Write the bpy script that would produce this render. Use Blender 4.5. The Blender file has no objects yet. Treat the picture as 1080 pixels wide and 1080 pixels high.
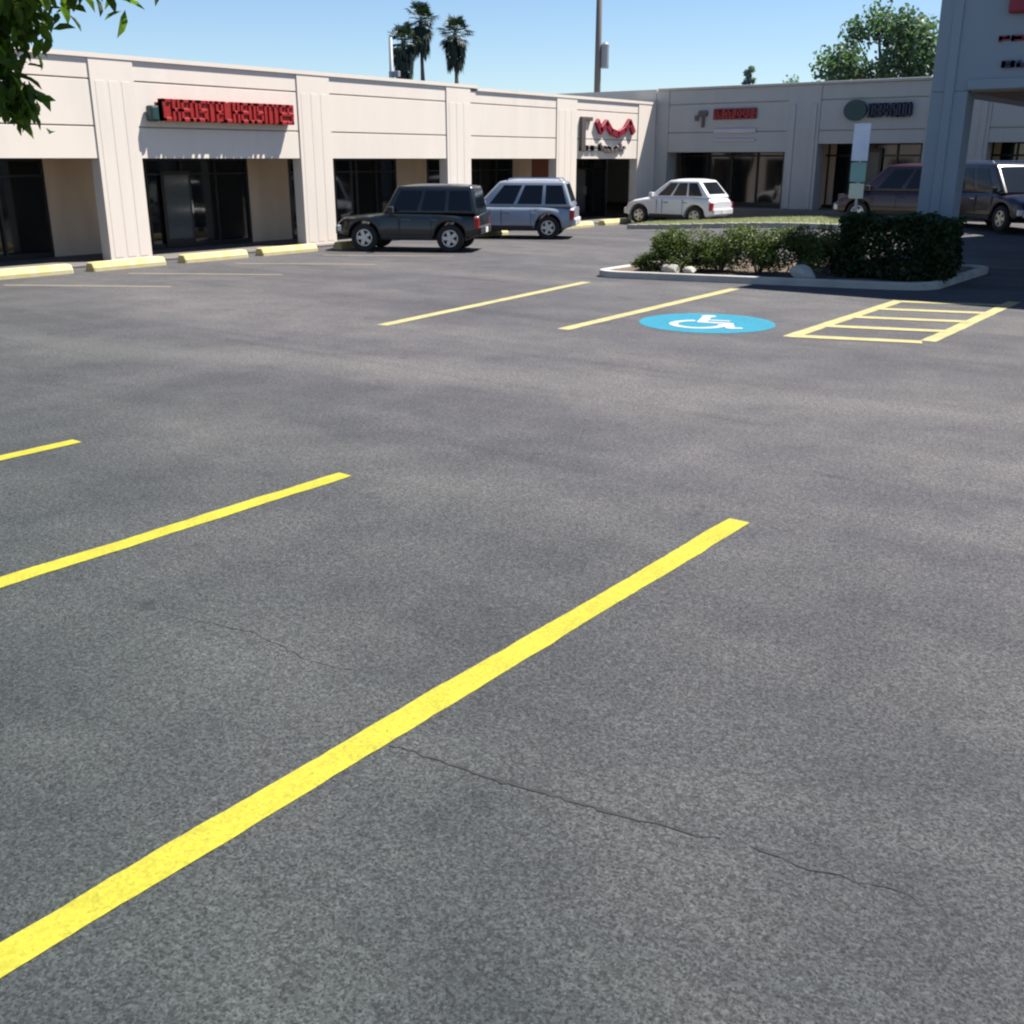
import bpy, bmesh, math, random
from mathutils import Vector, Matrix
random.seed(7)
S = bpy.context.scene
C = S.collection
R = math.radians

# ------------------------------------------------------------------ helpers
def ss(t):
    t = max(0.0, min(1.0, t)); return t*t*(3-2*t)
def gz(x, y):
    """height of the lot: it climbs a little towards the shops at the back"""
    return 0.38*ss((y-27)/9.0)*ss((x+21)/8.0)

class MB:
    def __init__(s): s.v=[]; s.f=[]; s.m=[]
    def add(s, vs, fs, m=0):
        o=len(s.v); s.v += [tuple(p) for p in vs]
        for f in fs: s.f.append(tuple(i+o for i in f)); s.m.append(m)
        return s
    def box(s, x0,x1,y0,y1,z0,z1, M=None, m=0):
        vs=[Vector(p) for p in ((x0,y0,z0),(x1,y0,z0),(x1,y1,z0),(x0,y1,z0),(x0,y0,z1),(x1,y0,z1),(x1,y1,z1),(x0,y1,z1))]
        if M: vs=[M@p for p in vs]
        return s.add(vs, [(0,3,2,1),(4,5,6,7),(0,1,5,4),(1,2,6,5),(2,3,7,6),(3,0,4,7)], m)
    def quad(s,a,b,c,d,m=0): return s.add([a,b,c,d],[(0,1,2,3)],m)
    def tube(s, pts, rads, n=8, m=0, cap=True):
        pts=[Vector(p) for p in pts]; rings=[]
        for i,p in enumerate(pts):
            t=(pts[min(i+1,len(pts)-1)]-pts[max(i-1,0)]).normalized()
            a=t.cross(Vector((0,0,1)))
            if a.length<1e-3: a=Vector((1,0,0))
            a.normalize(); b=t.cross(a).normalized()
            rings.append([p+(a*math.cos(k*2*math.pi/n)+b*math.sin(k*2*math.pi/n))*rads[i] for k in range(n)])
        vs=[q for r in rings for q in r]; fs=[]
        for i in range(len(rings)-1):
            for k in range(n):
                k2=(k+1)%n; fs.append((i*n+k,i*n+k2,(i+1)*n+k2,(i+1)*n+k))
        if cap: fs.append(tuple(range(n-1,-1,-1))); fs.append(tuple((len(rings)-1)*n+k for k in range(n)))
        return s.add(vs,fs,m)
    def build(s, name, mats, parent=None, bevel=0, seg=2, smooth=False, loc=None):
        me=bpy.data.meshes.new(name); me.from_pydata(s.v,[],s.f); 
        if not isinstance(mats,(list,tuple)): mats=[mats]
        for mt in mats: me.materials.append(mt)
        for p,mi in zip(me.polygons,s.m): p.material_index=mi
        if bevel:
            bm=bmesh.new(); bm.from_mesh(me)
            es=[e for e in bm.edges if len(e.link_faces)==2 and e.calc_face_angle(0)>0.5]
            bmesh.ops.bevel(bm, geom=es, offset=bevel, segments=seg, profile=0.5, affect='EDGES', clamp_overlap=True)
            bmesh.ops.recalc_face_normals(bm, faces=bm.faces)
            bm.to_mesh(me); bm.free()
        if smooth:
            for p in me.polygons: p.use_smooth=True
        me.update()
        o=bpy.data.objects.new(name,me); C.objects.link(o)
        if parent: o.parent=parent
        if loc: o.location=loc
        return o

def tag(o,label=None,cat=None,group=None,kind=None):
    if label: o['label']=label
    if cat: o['category']=cat
    if group: o['group']=group
    if kind: o['kind']=kind
    return o
def empty(name,loc=(0,0,0),rz=0,label=None,cat=None,group=None):
    o=bpy.data.objects.new(name,None); C.objects.link(o); o.location=loc; o.rotation_euler=(0,0,rz)
    o.empty_display_size=0.3
    return tag(o,label,cat,group)
def copy_tree(o,parent=None):
    c=o.copy(); C.objects.link(c); c.parent=parent
    for ch in list(o.children): copy_tree(ch,c)
    return c

# ------------------------------------------------------------------ materials
def nodes(name):
    m=bpy.data.materials.new(name); m.use_nodes=True; nt=m.node_tree
    return m,nt,nt.nodes['Principled BSDF']
def N(nt,t,**k):
    n=nt.nodes.new(t)
    for a,b in k.items():
        if a.startswith('i_'): n.inputs[a[2:].replace('_',' ')].default_value=b
        else: setattr(n,a,b)
    return n
def mixc(nt,fac,a,b,blend='MIX'):
    n=nt.nodes.new('ShaderNodeMix'); n.data_type='RGBA'; n.blend_type=blend
    for sock,val in ((n.inputs[0],fac),(n.inputs[6],a),(n.inputs[7],b)):
        if hasattr(val,'is_output') : nt.links.new(val,sock)
        elif isinstance(val,(int,float)): sock.default_value=val
        else: sock.default_value=(*val[:3],1)
    return n.outputs[2]
def ramp(nt,src,p0,p1,c0=(0,0,0),c1=(1,1,1)):
    n=nt.nodes.new('ShaderNodeValToRGB'); e=n.color_ramp.elements
    e[0].position=p0; e[1].position=p1; e[0].color=(*c0,1); e[1].color=(*c1,1)
    nt.links.new(src,n.inputs[0]); return n.outputs[0]
def coords(nt,scale=(1,1,1),rot=(0,0,0),loc=(0,0,0),kind='Object'):
    tc=nt.nodes.new('ShaderNodeTexCoord'); mp=nt.nodes.new('ShaderNodeMapping')
    mp.inputs['Scale'].default_value=scale; mp.inputs['Rotation'].default_value=rot; mp.inputs['Location'].default_value=loc
    nt.links.new(tc.outputs[kind],mp.inputs[0]); return mp.outputs[0]
def noise(nt,vec,scale,detail=4,rough=0.55,out='Fac'):
    n=nt.nodes.new('ShaderNodeTexNoise'); n.inputs['Scale'].default_value=scale
    n.inputs['Detail'].default_value=detail; n.inputs['Roughness'].default_value=rough
    nt.links.new(vec,n.inputs['Vector']); return n.outputs[out]
def simple(name,col,rough=0.6,metal=0,var=0.15,scale=3,bump=0,bscale=40,spec=0.5,stretch=(1,1,1),col2=None,coat=0):
    m,nt,b=nodes(name)
    v=coords(nt,stretch)
    f=ramp(nt,noise(nt,v,scale,5),0.3,0.7)
    c2=col2 or tuple(c*(1-var) for c in col)
    nt.links.new(mixc(nt,f,c2,col),b.inputs['Base Color'])
    b.inputs['Roughness'].default_value=rough; b.inputs['Metallic'].default_value=metal
    b.inputs['Specular IOR Level'].default_value=spec
    b.inputs['Coat Weight'].default_value=coat; b.inputs['Coat Roughness'].default_value=0.05
    if bump:
        bp=nt.nodes.new('ShaderNodeBump'); bp.inputs['Strength'].default_value=bump; bp.inputs['Distance'].default_value=0.02
        nt.links.new(noise(nt,v,bscale,4),bp.inputs['Height']); nt.links.new(bp.outputs[0],b.inputs['Normal'])
    return m

def make_asphalt():
    m,nt,b=nodes('asphalt')
    v=coords(nt)
    big=ramp(nt,noise(nt,v,0.16,5,0.6),0.35,0.7)
    mid=ramp(nt,noise(nt,v,1.1,6,0.65),0.3,0.72)
    lane=ramp(nt,noise(nt,coords(nt,(0.12,0.9,1),(0,0,R(-17))),0.55,5,0.6),0.45,0.75)
    c=mixc(nt,big,(0.058,0.056,0.059),(0.088,0.083,0.083))
    c=mixc(nt,lane,c,(0.108,0.101,0.097))
    dk=mixc(nt,mid,(0.70,0.71,0.74),(1.14,1.12,1.10))
    c=mixc(nt,1.0,c,dk,'MULTIPLY')
    # traffic-polished, dusty lane running across the aisle, and a darker, greener tone towards the near end
    sp=nt.nodes.new('ShaderNodeSeparateXYZ'); nt.links.new(v,sp.inputs[0])
    def mth(op,a,b_=None,c_=None):
        n=nt.nodes.new('ShaderNodeMath'); n.operation=op
        for k,q in enumerate((a,b_,c_)):
            if q is None: continue
            if isinstance(q,(int,float)): n.inputs[k].default_value=q
            else: nt.links.new(q,n.inputs[k])
        return n.outputs[0]
    wob=mth('MULTIPLY_ADD',noise(nt,v,0.35,5,0.6),3.4,-1.7)
    dl=mth('ADD',mth('SUBTRACT',sp.outputs[1],mth('MULTIPLY_ADD',sp.outputs[0],0.31,11.55)),wob)
    lanef=ramp(nt,mth('ABSOLUTE',dl),0.2,1.7,(1,1,1),(0,0,0))
    c=mixc(nt,mth('MULTIPLY',lanef,0.42),c,(0.128,0.119,0.111))
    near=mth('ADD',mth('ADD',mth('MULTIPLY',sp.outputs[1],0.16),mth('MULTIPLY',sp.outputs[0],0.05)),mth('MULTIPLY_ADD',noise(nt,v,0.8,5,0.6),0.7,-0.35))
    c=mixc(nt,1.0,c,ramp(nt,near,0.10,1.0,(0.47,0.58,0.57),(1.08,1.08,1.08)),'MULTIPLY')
    # sealed, slightly darker streaks where tyres turn
    tyre=ramp(nt,noise(nt,coords(nt,(0.10,1.6,1),(0,0,R(-20))),0.9,3,0.5),0.56,0.66,(1,1,1),(0.84,0.84,0.86))
    c=mixc(nt,1.0,c,tyre,'MULTIPLY')
    # aggregate: pale and dark stones
    vo=nt.nodes.new('ShaderNodeTexVoronoi'); vo.inputs['Scale'].default_value=105; nt.links.new(v,vo.inputs['Vector'])
    st=nt.nodes.new('ShaderNodeSeparateColor'); nt.links.new(vo.outputs['Color'],st.inputs[0])
    stone=ramp(nt,st.outputs[0],0.0,1.0,(0.50,0.50,0.51),(1.52,1.53,1.53))
    c=mixc(nt,1.0,c,stone,'MULTIPLY')
    n2=ramp(nt,noise(nt,v,32,5,0.8),0.36,0.66,(0.62,0.62,0.62),(1.36,1.36,1.36))
    c=mixc(nt,1.0,c,n2,'MULTIPLY')
    pits=ramp(nt,noise(nt,v,70,3,0.6),0.36,0.46,(0.45,0.45,0.46),(1,1,1))
    c=mixc(nt,1.0,c,pits,'MULTIPLY')
    # oil drips
    oil=ramp(nt,noise(nt,coords(nt,(1,1,1),(0,0,0),(13,5,0)),1.9,3,0.6),0.66,0.76,(1,1,1),(0.55,0.55,0.56))
    c=mixc(nt,1.0,c,oil,'MULTIPLY')
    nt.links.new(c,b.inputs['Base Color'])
    b.inputs['Roughness'].default_value=0.86; b.inputs['Specular IOR Level'].default_value=0.35
    bp=nt.nodes.new('ShaderNodeBump'); bp.inputs['Strength'].default_value=0.8; bp.inputs['Distance'].default_value=0.008
    nt.links.new(noise(nt,v,70,4,0.7),bp.inputs['Height']); nt.links.new(bp.outputs[0],b.inputs['Normal'])
    return m
def make_paint(name,col,worn,amount=0.5,w=0.5):
    m,nt,b=nodes(name); v=coords(nt)
    f=ramp(nt,noise(nt,v,34,6,0.75),amount,amount+0.12)
    big=ramp(nt,noise(nt,v,2.6,6,0.7),0.3,0.62)
    c=mixc(nt,big,tuple(k*0.80 for k in col),col)
    c=mixc(nt,f,c,worn)
    vo=nt.nodes.new('ShaderNodeTexVoronoi'); vo.inputs['Scale'].default_value=75; nt.links.new(v,vo.inputs['Vector'])
    st=nt.nodes.new('ShaderNodeSeparateColor'); nt.links.new(vo.outputs['Color'],st.inputs[0])
    c=mixc(nt,1.0,c,ramp(nt,st.outputs[0],0,1,(0.86,0.86,0.86),(1.09,1.09,1.09)),'MULTIPLY')
    c=mixc(nt,1.0,c,ramp(nt,noise(nt,v,70,3,0.6),0.34,0.44,(0.86,0.85,0.84),(1,1,1)),'MULTIPLY')
    scuff=ramp(nt,noise(nt,coords(nt,(0.5,3,1),(0,0,R(-25))),1.6,5,0.7),0.60,0.75,(1,1,1),(0.74,0.73,0.72))
    c=mixc(nt,1.0,c,scuff,'MULTIPLY')
    nt.links.new(c,b.inputs['Base Color']); b.inputs['Roughness'].default_value=0.75
    b.inputs['Specular IOR Level'].default_value=0.3
    bp=nt.nodes.new('ShaderNodeBump'); bp.inputs['Strength'].default_value=0.35; bp.inputs['Distance'].default_value=0.005
    nt.links.new(noise(nt,v,95,3,0.6),bp.inputs['Height']); nt.links.new(bp.outputs[0],b.inputs['Normal'])
    return m
def make_stucco(name,col):
    m,nt,b=nodes(name); v=coords(nt)
    st=ramp(nt,noise(nt,coords(nt,(1,1,0.16)),1.6,6,0.65),0.35,0.72)
    big=ramp(nt,noise(nt,v,0.35,3),0.3,0.7)
    c=mixc(nt,st,tuple(k*0.885 for k in col),col)
    c=mixc(nt,big,c,(col[0]*0.985,col[1]*0.965,col[2]*0.94))
    nt.links.new(c,b.inputs['Base Color']); b.inputs['Roughness'].default_value=0.9; b.inputs['Specular IOR Level'].default_value=0.2
    bp=nt.nodes.new('ShaderNodeBump'); bp.inputs['Strength'].default_value=0.25; bp.inputs['Distance'].default_value=0.01
    nt.links.new(noise(nt,v,30,5,0.7),bp.inputs['Height']); nt.links.new(bp.outputs[0],b.inputs['Normal'])
    return m
def make_leaf(name,c1,c2,trans=0.35):
    m=bpy.data.materials.new(name); m.use_nodes=True; nt=m.node_tree; nt.nodes.clear()
    out=nt.nodes.new('ShaderNodeOutputMaterial'); g=nt.nodes.new('ShaderNodeNewGeometry')
    v=coords(nt)
    r=nt.nodes.new('ShaderNodeMath'); r.operation='MULTIPLY_ADD'; r.inputs[1].default_value=0.6; 
    nt.links.new(g.outputs['Random Per Island'],r.inputs[0])
    n=noise(nt,v,1.7,3); n3=nt.nodes.new('ShaderNodeMath'); n3.operation='MULTIPLY'; n3.inputs[1].default_value=0.5
    nt.links.new(n,n3.inputs[0]); nt.links.new(n3.outputs[0],r.inputs[2])
    col=mixc(nt,ramp(nt,r.outputs[0],0.1,0.95),c1,c2)
    d=nt.nodes.new('ShaderNodeBsdfPrincipled'); d.inputs['Roughness'].default_value=0.5; d.inputs['Specular IOR Level'].default_value=0.35
    t=nt.nodes.new('ShaderNodeBsdfTranslucent'); mx=nt.nodes.new('ShaderNodeMixShader'); mx.inputs[0].default_value=trans
    nt.links.new(col,d.inputs['Base Color']); nt.links.new(mixc(nt,1.0,col,(1.1,1.3,0.5),'MULTIPLY'),t.inputs['Color'])
    nt.links.new(d.outputs[0],mx.inputs[1]); nt.links.new(t.outputs[0],mx.inputs[2]); nt.links.new(mx.outputs[0],out.inputs[0])
    return m

ASPH=make_asphalt()
YEL=make_paint('yellow_paint',(0.355,0.325,0.028),(0.19,0.175,0.035),0.57)
YEL2=make_paint('faded_yellow_paint',(0.37,0.33,0.15),(0.20,0.185,0.12),0.56)
FAINT=make_paint('worn_pale_paint',(0.25,0.215,0.15),(0.12,0.108,0.09),0.47)
BLUE=make_paint('blue_paint',(0.010,0.20,0.29),(0.04,0.10,0.13),0.50)
WHITEP=make_paint('white_paint',(0.42,0.42,0.42),(0.18,0.25,0.28),0.53)
STUC=make_stucco('cream_stucco',(0.71,0.64,0.565))
STUC2=make_stucco('shaded_cream_stucco',(0.385,0.39,0.385))  # cream stucco, darkened and greyed: the far wing's shade is in the colour
STUC3=make_stucco('shaded_tower_stucco',(0.24,0.29,0.34))  # same pale stucco with the tower's bluish shade put into the colour
GROOVE=simple('groove_shade',(0.42,0.37,0.32),0.9)
ROOFM=simple('roof_gravel',(0.32,0.31,0.29),0.95)
GLASS=simple('tinted_glass',(0.012,0.016,0.018),0.06,var=0.5,scale=0.8,spec=0.7)
FRAME=simple('dark_frame',(0.02,0.018,0.016),0.4)
PANE=simple('grey_door_glass',(0.10,0.11,0.11),0.12,spec=0.6)
TAN=simple('tan_panel',(0.74,0.55,0.38),0.8,var=0.25,scale=1.2,stretch=(1,1,0.3))
RUST=simple('red_brown_panel',(0.22,0.07,0.04),0.8)
SOFF=simple('soffit_board',(0.17,0.13,0.10),0.85,stretch=(1,1,1))
CONC=simple('concrete',(0.42,0.40,0.36),0.9,var=0.25,scale=2.2,bump=0.2)
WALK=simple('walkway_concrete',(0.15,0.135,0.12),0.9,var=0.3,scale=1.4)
STOPM=simple('yellow_concrete',(0.47,0.375,0.13),0.85,col2=(0.50,0.46,0.30),scale=4,bump=0.2)
SOIL=simple('mulch',(0.13,0.095,0.065),0.95,var=0.5,scale=9,bump=0.8,bscale=30)
ROCK=simple('pale_rock',(0.45,0.42,0.36),0.9,var=0.35,scale=6,bump=0.6,bscale=12)
GRASS=simple('grass_blades',(0.33,0.33,0.24),0.9,var=0.4,scale=3)
RED=simple('red_acrylic',(0.36,0.018,0.014),0.45,var=0.25,scale=5)
RED2=simple('dark_red_acrylic',(0.22,0.010,0.025),0.5)
GRYL=simple('grey_lettering',(0.22,0.20,0.195),0.6)
BRK=simple('brown_lettering',(0.10,0.075,0.07),0.6)
GRN=simple('dark_green_sign',(0.012,0.045,0.045),0.5)
NAVY=simple('navy_sign',(0.012,0.022,0.05),0.5)
PALE=simple('pale_band',(0.45,0.42,0.46),0.6)
METAL=simple('galvanised_metal',(0.35,0.36,0.37),0.45,metal=0.7)
SIGNW=simple('sign_white_blue',(0.55,0.65,0.78),0.4)
SIGNG=simple('sign_green',(0.16,0.36,0.33),0.4)
SIGNP=simple('sign_pale_green',(0.50,0.58,0.48),0.4)
POLEM=simple('weathered_pole',(0.13,0.12,0.115),0.9,stretch=(1,1,0.1))
TRANS=simple('transformer_grey',(0.22,0.24,0.26),0.5)
BARK=simple('bark',(0.10,0.075,0.055),0.95,var=0.5,scale=8,bump=0.7,bscale=20,stretch=(1,1,0.3))
PALMT=simple('palm_trunk',(0.17,0.145,0.12),0.95,var=0.4,scale=6)
LEAFN=make_leaf('near_tree_leaf',(0.015,0.034,0.010),(0.15,0.23,0.035),0.6)
LEAFH=make_leaf('hedge_leaf',(0.030,0.050,0.014),(0.13,0.165,0.045),0.3)
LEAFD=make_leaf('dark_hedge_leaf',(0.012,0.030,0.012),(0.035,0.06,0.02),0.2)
LEAFT=make_leaf('far_tree_leaf',(0.04,0.075,0.055),(0.12,0.19,0.11),0.35)
LEAFP=make_leaf('palm_frond',(0.010,0.020,0.014),(0.03,0.05,0.028),0.15)
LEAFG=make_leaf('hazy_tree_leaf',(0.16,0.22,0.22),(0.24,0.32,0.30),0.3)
TYRE=simple('tyre_rubber',(0.018,0.018,0.018),0.85)
RIM=simple('alloy_rim',(0.55,0.55,0.56),0.3,metal=0.75)
CHROME=simple('chrome_trim',(0.7,0.7,0.72),0.15,metal=1)
TRIMB=simple('black_trim',(0.018,0.018,0.02),0.6)
CGLASS=simple('car_glass',(0.006,0.008,0.010),0.08,spec=0.35)
HEAD=simple('headlight_lens',(0.6,0.62,0.65),0.1,spec=0.8)
TAIL=simple('taillight_lens',(0.35,0.01,0.012),0.12,spec=0.7)
PLATE=simple('licence_plate',(0.6,0.6,0.56),0.5)
def carpaint(n,c,met=0.3): return simple(n,c,0.35,metal=met*.5,var=0.03,coat=0.5)

# ------------------------------------------------------------------ ground
def axis(vals):
    return sorted(set(vals))
gx=axis([-420,-250,-150,-90,-60,-45,-35,-28]+[-24+i*0.5 for i in range(0,60)]+[8,12,20,35,60,120,250,420])
gy=axis([-300,-150,-60,-20,-8,0,6,12,18,24]+[26+i*0.5 for i in range(0,26)]+[42,50,65,90,150,260,420])
g=MB(); nx=len(gx)
g.add([(x,y,gz(x,y)) for y in gy for x in gx],[(j*nx+i,j*nx+i+1,(j+1)*nx+i+1,(j+1)*nx+i) for j in range(len(gy)-1) for i in range(nx-1)])
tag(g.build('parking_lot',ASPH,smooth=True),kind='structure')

# cracks: narrow jagged fissures, filled with dark tar
def crack(pts,w,name='pavement_crack'):
    rnd=random.Random(len(pts)*7+int(abs(pts[0][0])*10)); P=[]
    for i in range(len(pts)-1):
        a=Vector(pts[i]); b=Vector(pts[i+1]); n=max(2,int((b-a).length/0.035))
        for k in range(n):
            t=k/n; p=a.lerp(b,t); P.append(p+Vector((rnd.uniform(-1,1),rnd.uniform(-1,1)))*0.011)
    mb=MB(); vs=[]; 
    for i,p in enumerate(P):
        t=(P[min(i+1,len(P)-1)]-P[max(i-1,0)]); t=Vector((-t.y,t.x)).normalized()
        ww=w*(0.35+0.9*rnd.random()**1.5)*(0.25+0.75*math.sin(math.pi*(i+0.5)/len(P)))
        vs+=[(p.x+t.x*ww/2,p.y+t.y*ww/2,0.003),(p.x-t.x*ww/2,p.y-t.y*ww/2,0.003)]
    mb.add(vs,[(2*i,2*i+1,2*i+3,2*i+2) for i in range(len(P)-1)])
    return mb.build(name,CRK)
CRK=simple('crack_tar',(0.034,0.036,0.037),0.95,var=0.5,scale=12)
for pts,w in (([(-2.76,2.77),(-2.2,2.84),(-1.75,2.93),(-1.45,2.98),(-1.3,3.05)],0.024),
              ([(-1.3,3.05),(-1.02,3.06),(-0.75,3.12),(-0.62,3.13)],0.010),
              ([(-4.7,3.0),(-4.1,3.15),(-3.6,3.1),(-3.2,3.2)],0.006)):
    tag(crack(pts,w),kind='structure')

# ------------------------------------------------------------------ painted lines
def stripe(x0,y0,x1,y1,w,mat,label,group,seed,rag=0.004,name='parking_stripe',parent=None,z=0.004):
    rnd=random.Random(seed); a=Vector((x0,y0)); b=Vector((x1,y1)); L=(b-a).length; t=(b-a)/L; n=Vector((-t.y,t.x))
    k=max(4,int(L/0.06)); vs=[]; wob=[0,0]
    for i in range(k+1):
        p=a+t*(L*i/k)
        e=[]
        for s in (0,1):
            wob[s]=wob[s]*0.8+rnd.uniform(-rag,rag); e.append(w/2+wob[s])
        q0=p+n*e[0]; q1=p-n*e[1]
        vs+=[(q0.x,q0.y,gz(q0.x,q0.y)+z),(q1.x,q1.y,gz(q1.x,q1.y)+z)]
    mb=MB().add(vs,[(2*i,2*i+1,2*i+3,2*i+2) for i in range(k)])
    o=mb.build(name,mat,parent)
    if label: tag(o,label,'parking line',group)
    return o
NG='bright yellow parking stripes in the foreground'
stripe(-2.84,0.35,-2.84,6.33,0.155,YEL,'thick bright yellow stripe crossing the foreground, the longest line',NG,1)
stripe(-5.80,0.3,-5.80,5.48,0.155,YEL,'bright yellow stripe in the middle of the three foreground lines, at left edge',NG,2)
stripe(-8.42,0.2,-8.42,4.78,0.155,YEL,'short bit of yellow stripe at the left edge, farthest of the three foreground lines',NG,3)
FG='faded yellow stall lines before the planting island'
stripe(-11.0,11.3,-11.75,18.0,0.20,YEL2,'faded yellow stall line ending near the left tip of the planting island',FG,4)
stripe(-8.62,12.6,-8.85,18.75,0.20,YEL2,'faded yellow stall line just left of the blue disabled parking symbol',FG,5)
ai=empty('access_aisle_marking',(-4.9,16.8,0),0,'faded yellow hatched box painted on asphalt right of the blue disc','road marking')
def rel(o,p):
    o.parent=p; o.matrix_parent_inverse=Matrix.Translation(-Vector(p.location)); return o
for q in ((-5.72,13.95,-5.76,18.85),(-4.06,14.75,-4.12,19.9)):
    rel(stripe(*q,0.20,YEL2,None,None,int(q[1]*10),name='side_line'),ai)
for i in range(5):
    y=14.05+i*1.17
    rel(stripe(-5.70,y,-4.10,y+0.55,0.25,YEL2,None,None,60+i,name='hatch_bar',z=0.0075),ai)

# disabled symbol: blue disc, white seated figure in a wheelchair
dcx,dcy=-7.25,14.45
dp=empty('disabled_parking_symbol',(dcx,dcy,0),R(14),'blue painted disc with white wheelchair symbol on the asphalt','road marking')
mb=MB(); n=64
mb.add([(0,0,0.004)]+[(1.02*math.cos(2*math.pi*k/n)*(1+0.006*random.uniform(-1,1)),1.02*math.sin(2*math.pi*k/n),0.004) for k in range(n)],[(0,k+1,(k+1)%n+1) for k in range(n)])
mb.build('blue_disc',BLUE,dp)
def arc_strip(mb,cx,cy,r0,r1,a0,a1,z,n=28):
    vs=[];
    for i in range(n+1):
        a=a0+(a1-a0)*i/n
        vs+=[(cx+r0*math.cos(a),cy+r0*math.sin(a),z),(cx+r1*math.cos(a),cy+r1*math.sin(a),z)]
    mb.add(vs,[(2*i,2*i+1,2*i+3,2*i+2) for i in range(n)])
def bar2(mb,p,q,w,z):
    p=Vector(p);q=Vector(q);t=(q-p).normalized();nn=Vector((-t.y,t.x))*w/2
    mb.quad((p.x+nn.x,p.y+nn.y,z),(p.x-nn.x,p.y-nn.y,z),(q.x-nn.x,q.y-nn.y,z),(q.x+nn.x,q.y+nn.y,z))
mb=MB(); z=0.008
arc_strip(mb,-0.08,-0.22,0.30,0.43,R(110),R(380),z)
arc_strip(mb,-0.12,0.66,0.0,0.12,0,2*math.pi,z+0.0004)
bar2(mb,(-0.12,0.52),(-0.08,0.02),0.15,z+0.0008)
bar2(mb,(-0.10,0.26),(0.30,0.26),0.10,z+0.0012)
bar2(mb,(-0.14,0.02),(0.34,0.02),0.14,z+0.0016)
bar2(mb,(0.32,0.06),(0.46,-0.46),0.14,z+0.0020)
bar2(mb,(0.42,-0.44),(0.62,-0.38),0.11,z+0.0024)
mb.build('wheelchair_symbol',WHITEP,dp)

# worn pale stall lines by the left shops
WG='worn pale stall lines by the left shops'
nd=Vector((-0.84,-0.54))
for i,(y,l) in enumerate(((10.6,'worn pale stall line on the asphalt nearest the left edge of the photo'),
                      (13.4,'worn pale stall line between the tree side and the red sign shop'),
                      (16.3,'worn pale stall line in front of the red sign shop'),
                      (19.1,'worn pale stall line beside the front of the black off-roader'))):
    p=Vector((-20.6,y)); q=p-nd*3.4
    stripe(p.x,p.y,q.x,q.y,0.15,FAINT,l,WG,90+i)

# ------------------------------------------------------------------ walkways, kerbs, island
mb=MB().box(-25.2,-22.6,2,41.9,0,0.05); mb.box(-22.35,20,39.3,41.9,-0.02,0.52)
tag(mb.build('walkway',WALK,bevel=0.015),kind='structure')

def wheel_stop():
    mb=MB(); sec=[(-0.085,0),(-0.085,0.05),(-0.05,0.12),(0.05,0.12),(0.085,0.05),(0.085,0)]
    L=0.95
    vs=[(x,y,z) for y in (-L,-L+0.03,L-0.03,L) for x,z in [(a*(0.93 if abs(y)==L else 1),b*(0.9 if abs(y)==L else 1)) for a,b in sec]]
    fs=[]
    for j in range(3):
        for i in range(5): fs.append((j*6+i,j*6+i+1,(j+1)*6+i+1,(j+1)*6+i))
    fs+= [tuple(range(5,-1,-1)),tuple(18+i for i in range(6))]
    return mb.add([(x*1.9,y,z*1.6) for x,y,z in vs],fs)
ws=wheel_stop().build('wheel_stop',STOPM)
wl=[(11.75,'yellow concrete wheel stop at the left edge of the photo, under the tree'),
    (14.1,'yellow concrete wheel stop at the foot of the pilaster left of the red sign'),
    (16.55,'yellow concrete wheel stop under the red sign shop window'),
    (18.95,'yellow concrete wheel stop between the red sign shop and the black off-roader'),
    (21.6,'yellow concrete wheel stop in front of the black off-roader'),
    (27.3,'yellow concrete wheel stop in front of the blue grey wagon'),
    (32.6,'yellow concrete wheel stop just right of the blue grey wagon'),
    (35.3,'yellow concrete wheel stop near the inside corner of the two wings')]
for i,(y,l) in enumerate(wl):
    o=ws if i==0 else ws.copy()
    if i: C.objects.link(o)
    o.location=(-21.75+random.uniform(-.06,.06),y,0); o.rotation_euler=(0,0,random.uniform(-.03,.03))
    tag(o,l,'wheel stop','yellow wheel stops along the left shops')

# planting island with concrete kerb
def rounded(x0,x1,y0,y1,r,n=6):
    P=[]
    for cx,cy,a in ((x1-r,y0+r,-90),(x1-r,y1-r,0),(x0+r,y1-r,90),(x0+r,y0+r,180)):
        for k in range(n+1):
            t=R(a+90*k/n); P.append((cx+r*math.cos(t),cy+r*math.sin(t)))
    return P
IX0,IX1,IY0,IY1=-12.25,-5.72,18.8,23.4
def shear(x,y): return (x,y+0.27*(x-IX0))
outer=[shear(*p) for p in rounded(IX0,IX1,IY0,IY1,0.6)]; inner=[shear(*p) for p in rounded(IX0+.16,IX1-.16,IY0+.16,IY1-.16,0.46)]; n=len(outer)
mb=MB(); vs=[(x,y,-0.02) for x,y in outer]+[(x,y,0.14) for x,y in outer]+[(x,y,0.14) for x,y in inner]+[(x,y,-0.02) for x,y in inner]
fs=[]
for i in range(n):
    j=(i+1)%n
    for a in range(3): fs.append((a*n+i,a*n+j,(a+1)*n+j,(a+1)*n+i))
mb.add(vs,fs); tag(mb.build('island_kerb',CONC,bevel=0.02),kind='structure')
mb=MB(); 
cells=28
for _ in (0,):
    gxs=[IX0+.14+(IX1-IX0-.28)*i/cells for i in range(cells+1)]; gys=[IY0+.14+(IY1-IY0-.28)*i/cells for i in range(cells+1)]
    vs=[(*shear(x,y),0.10+0.035*math.sin(x*5)*math.sin(y*4.3)*(1 if 0<i<cells and 0<j<cells else 0)) for j,y in enumerate(gys) for i,x in enumerate(gxs)]
    mb.add(vs,[(j*(cells+1)+i,j*(cells+1)+i+1,(j+1)*(cells+1)+i+1,(j+1)*(cells+1)+i) for j in range(cells) for i in range(cells)])
tag(mb.build('island_soil',SOIL,smooth=True),kind='structure')

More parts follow.
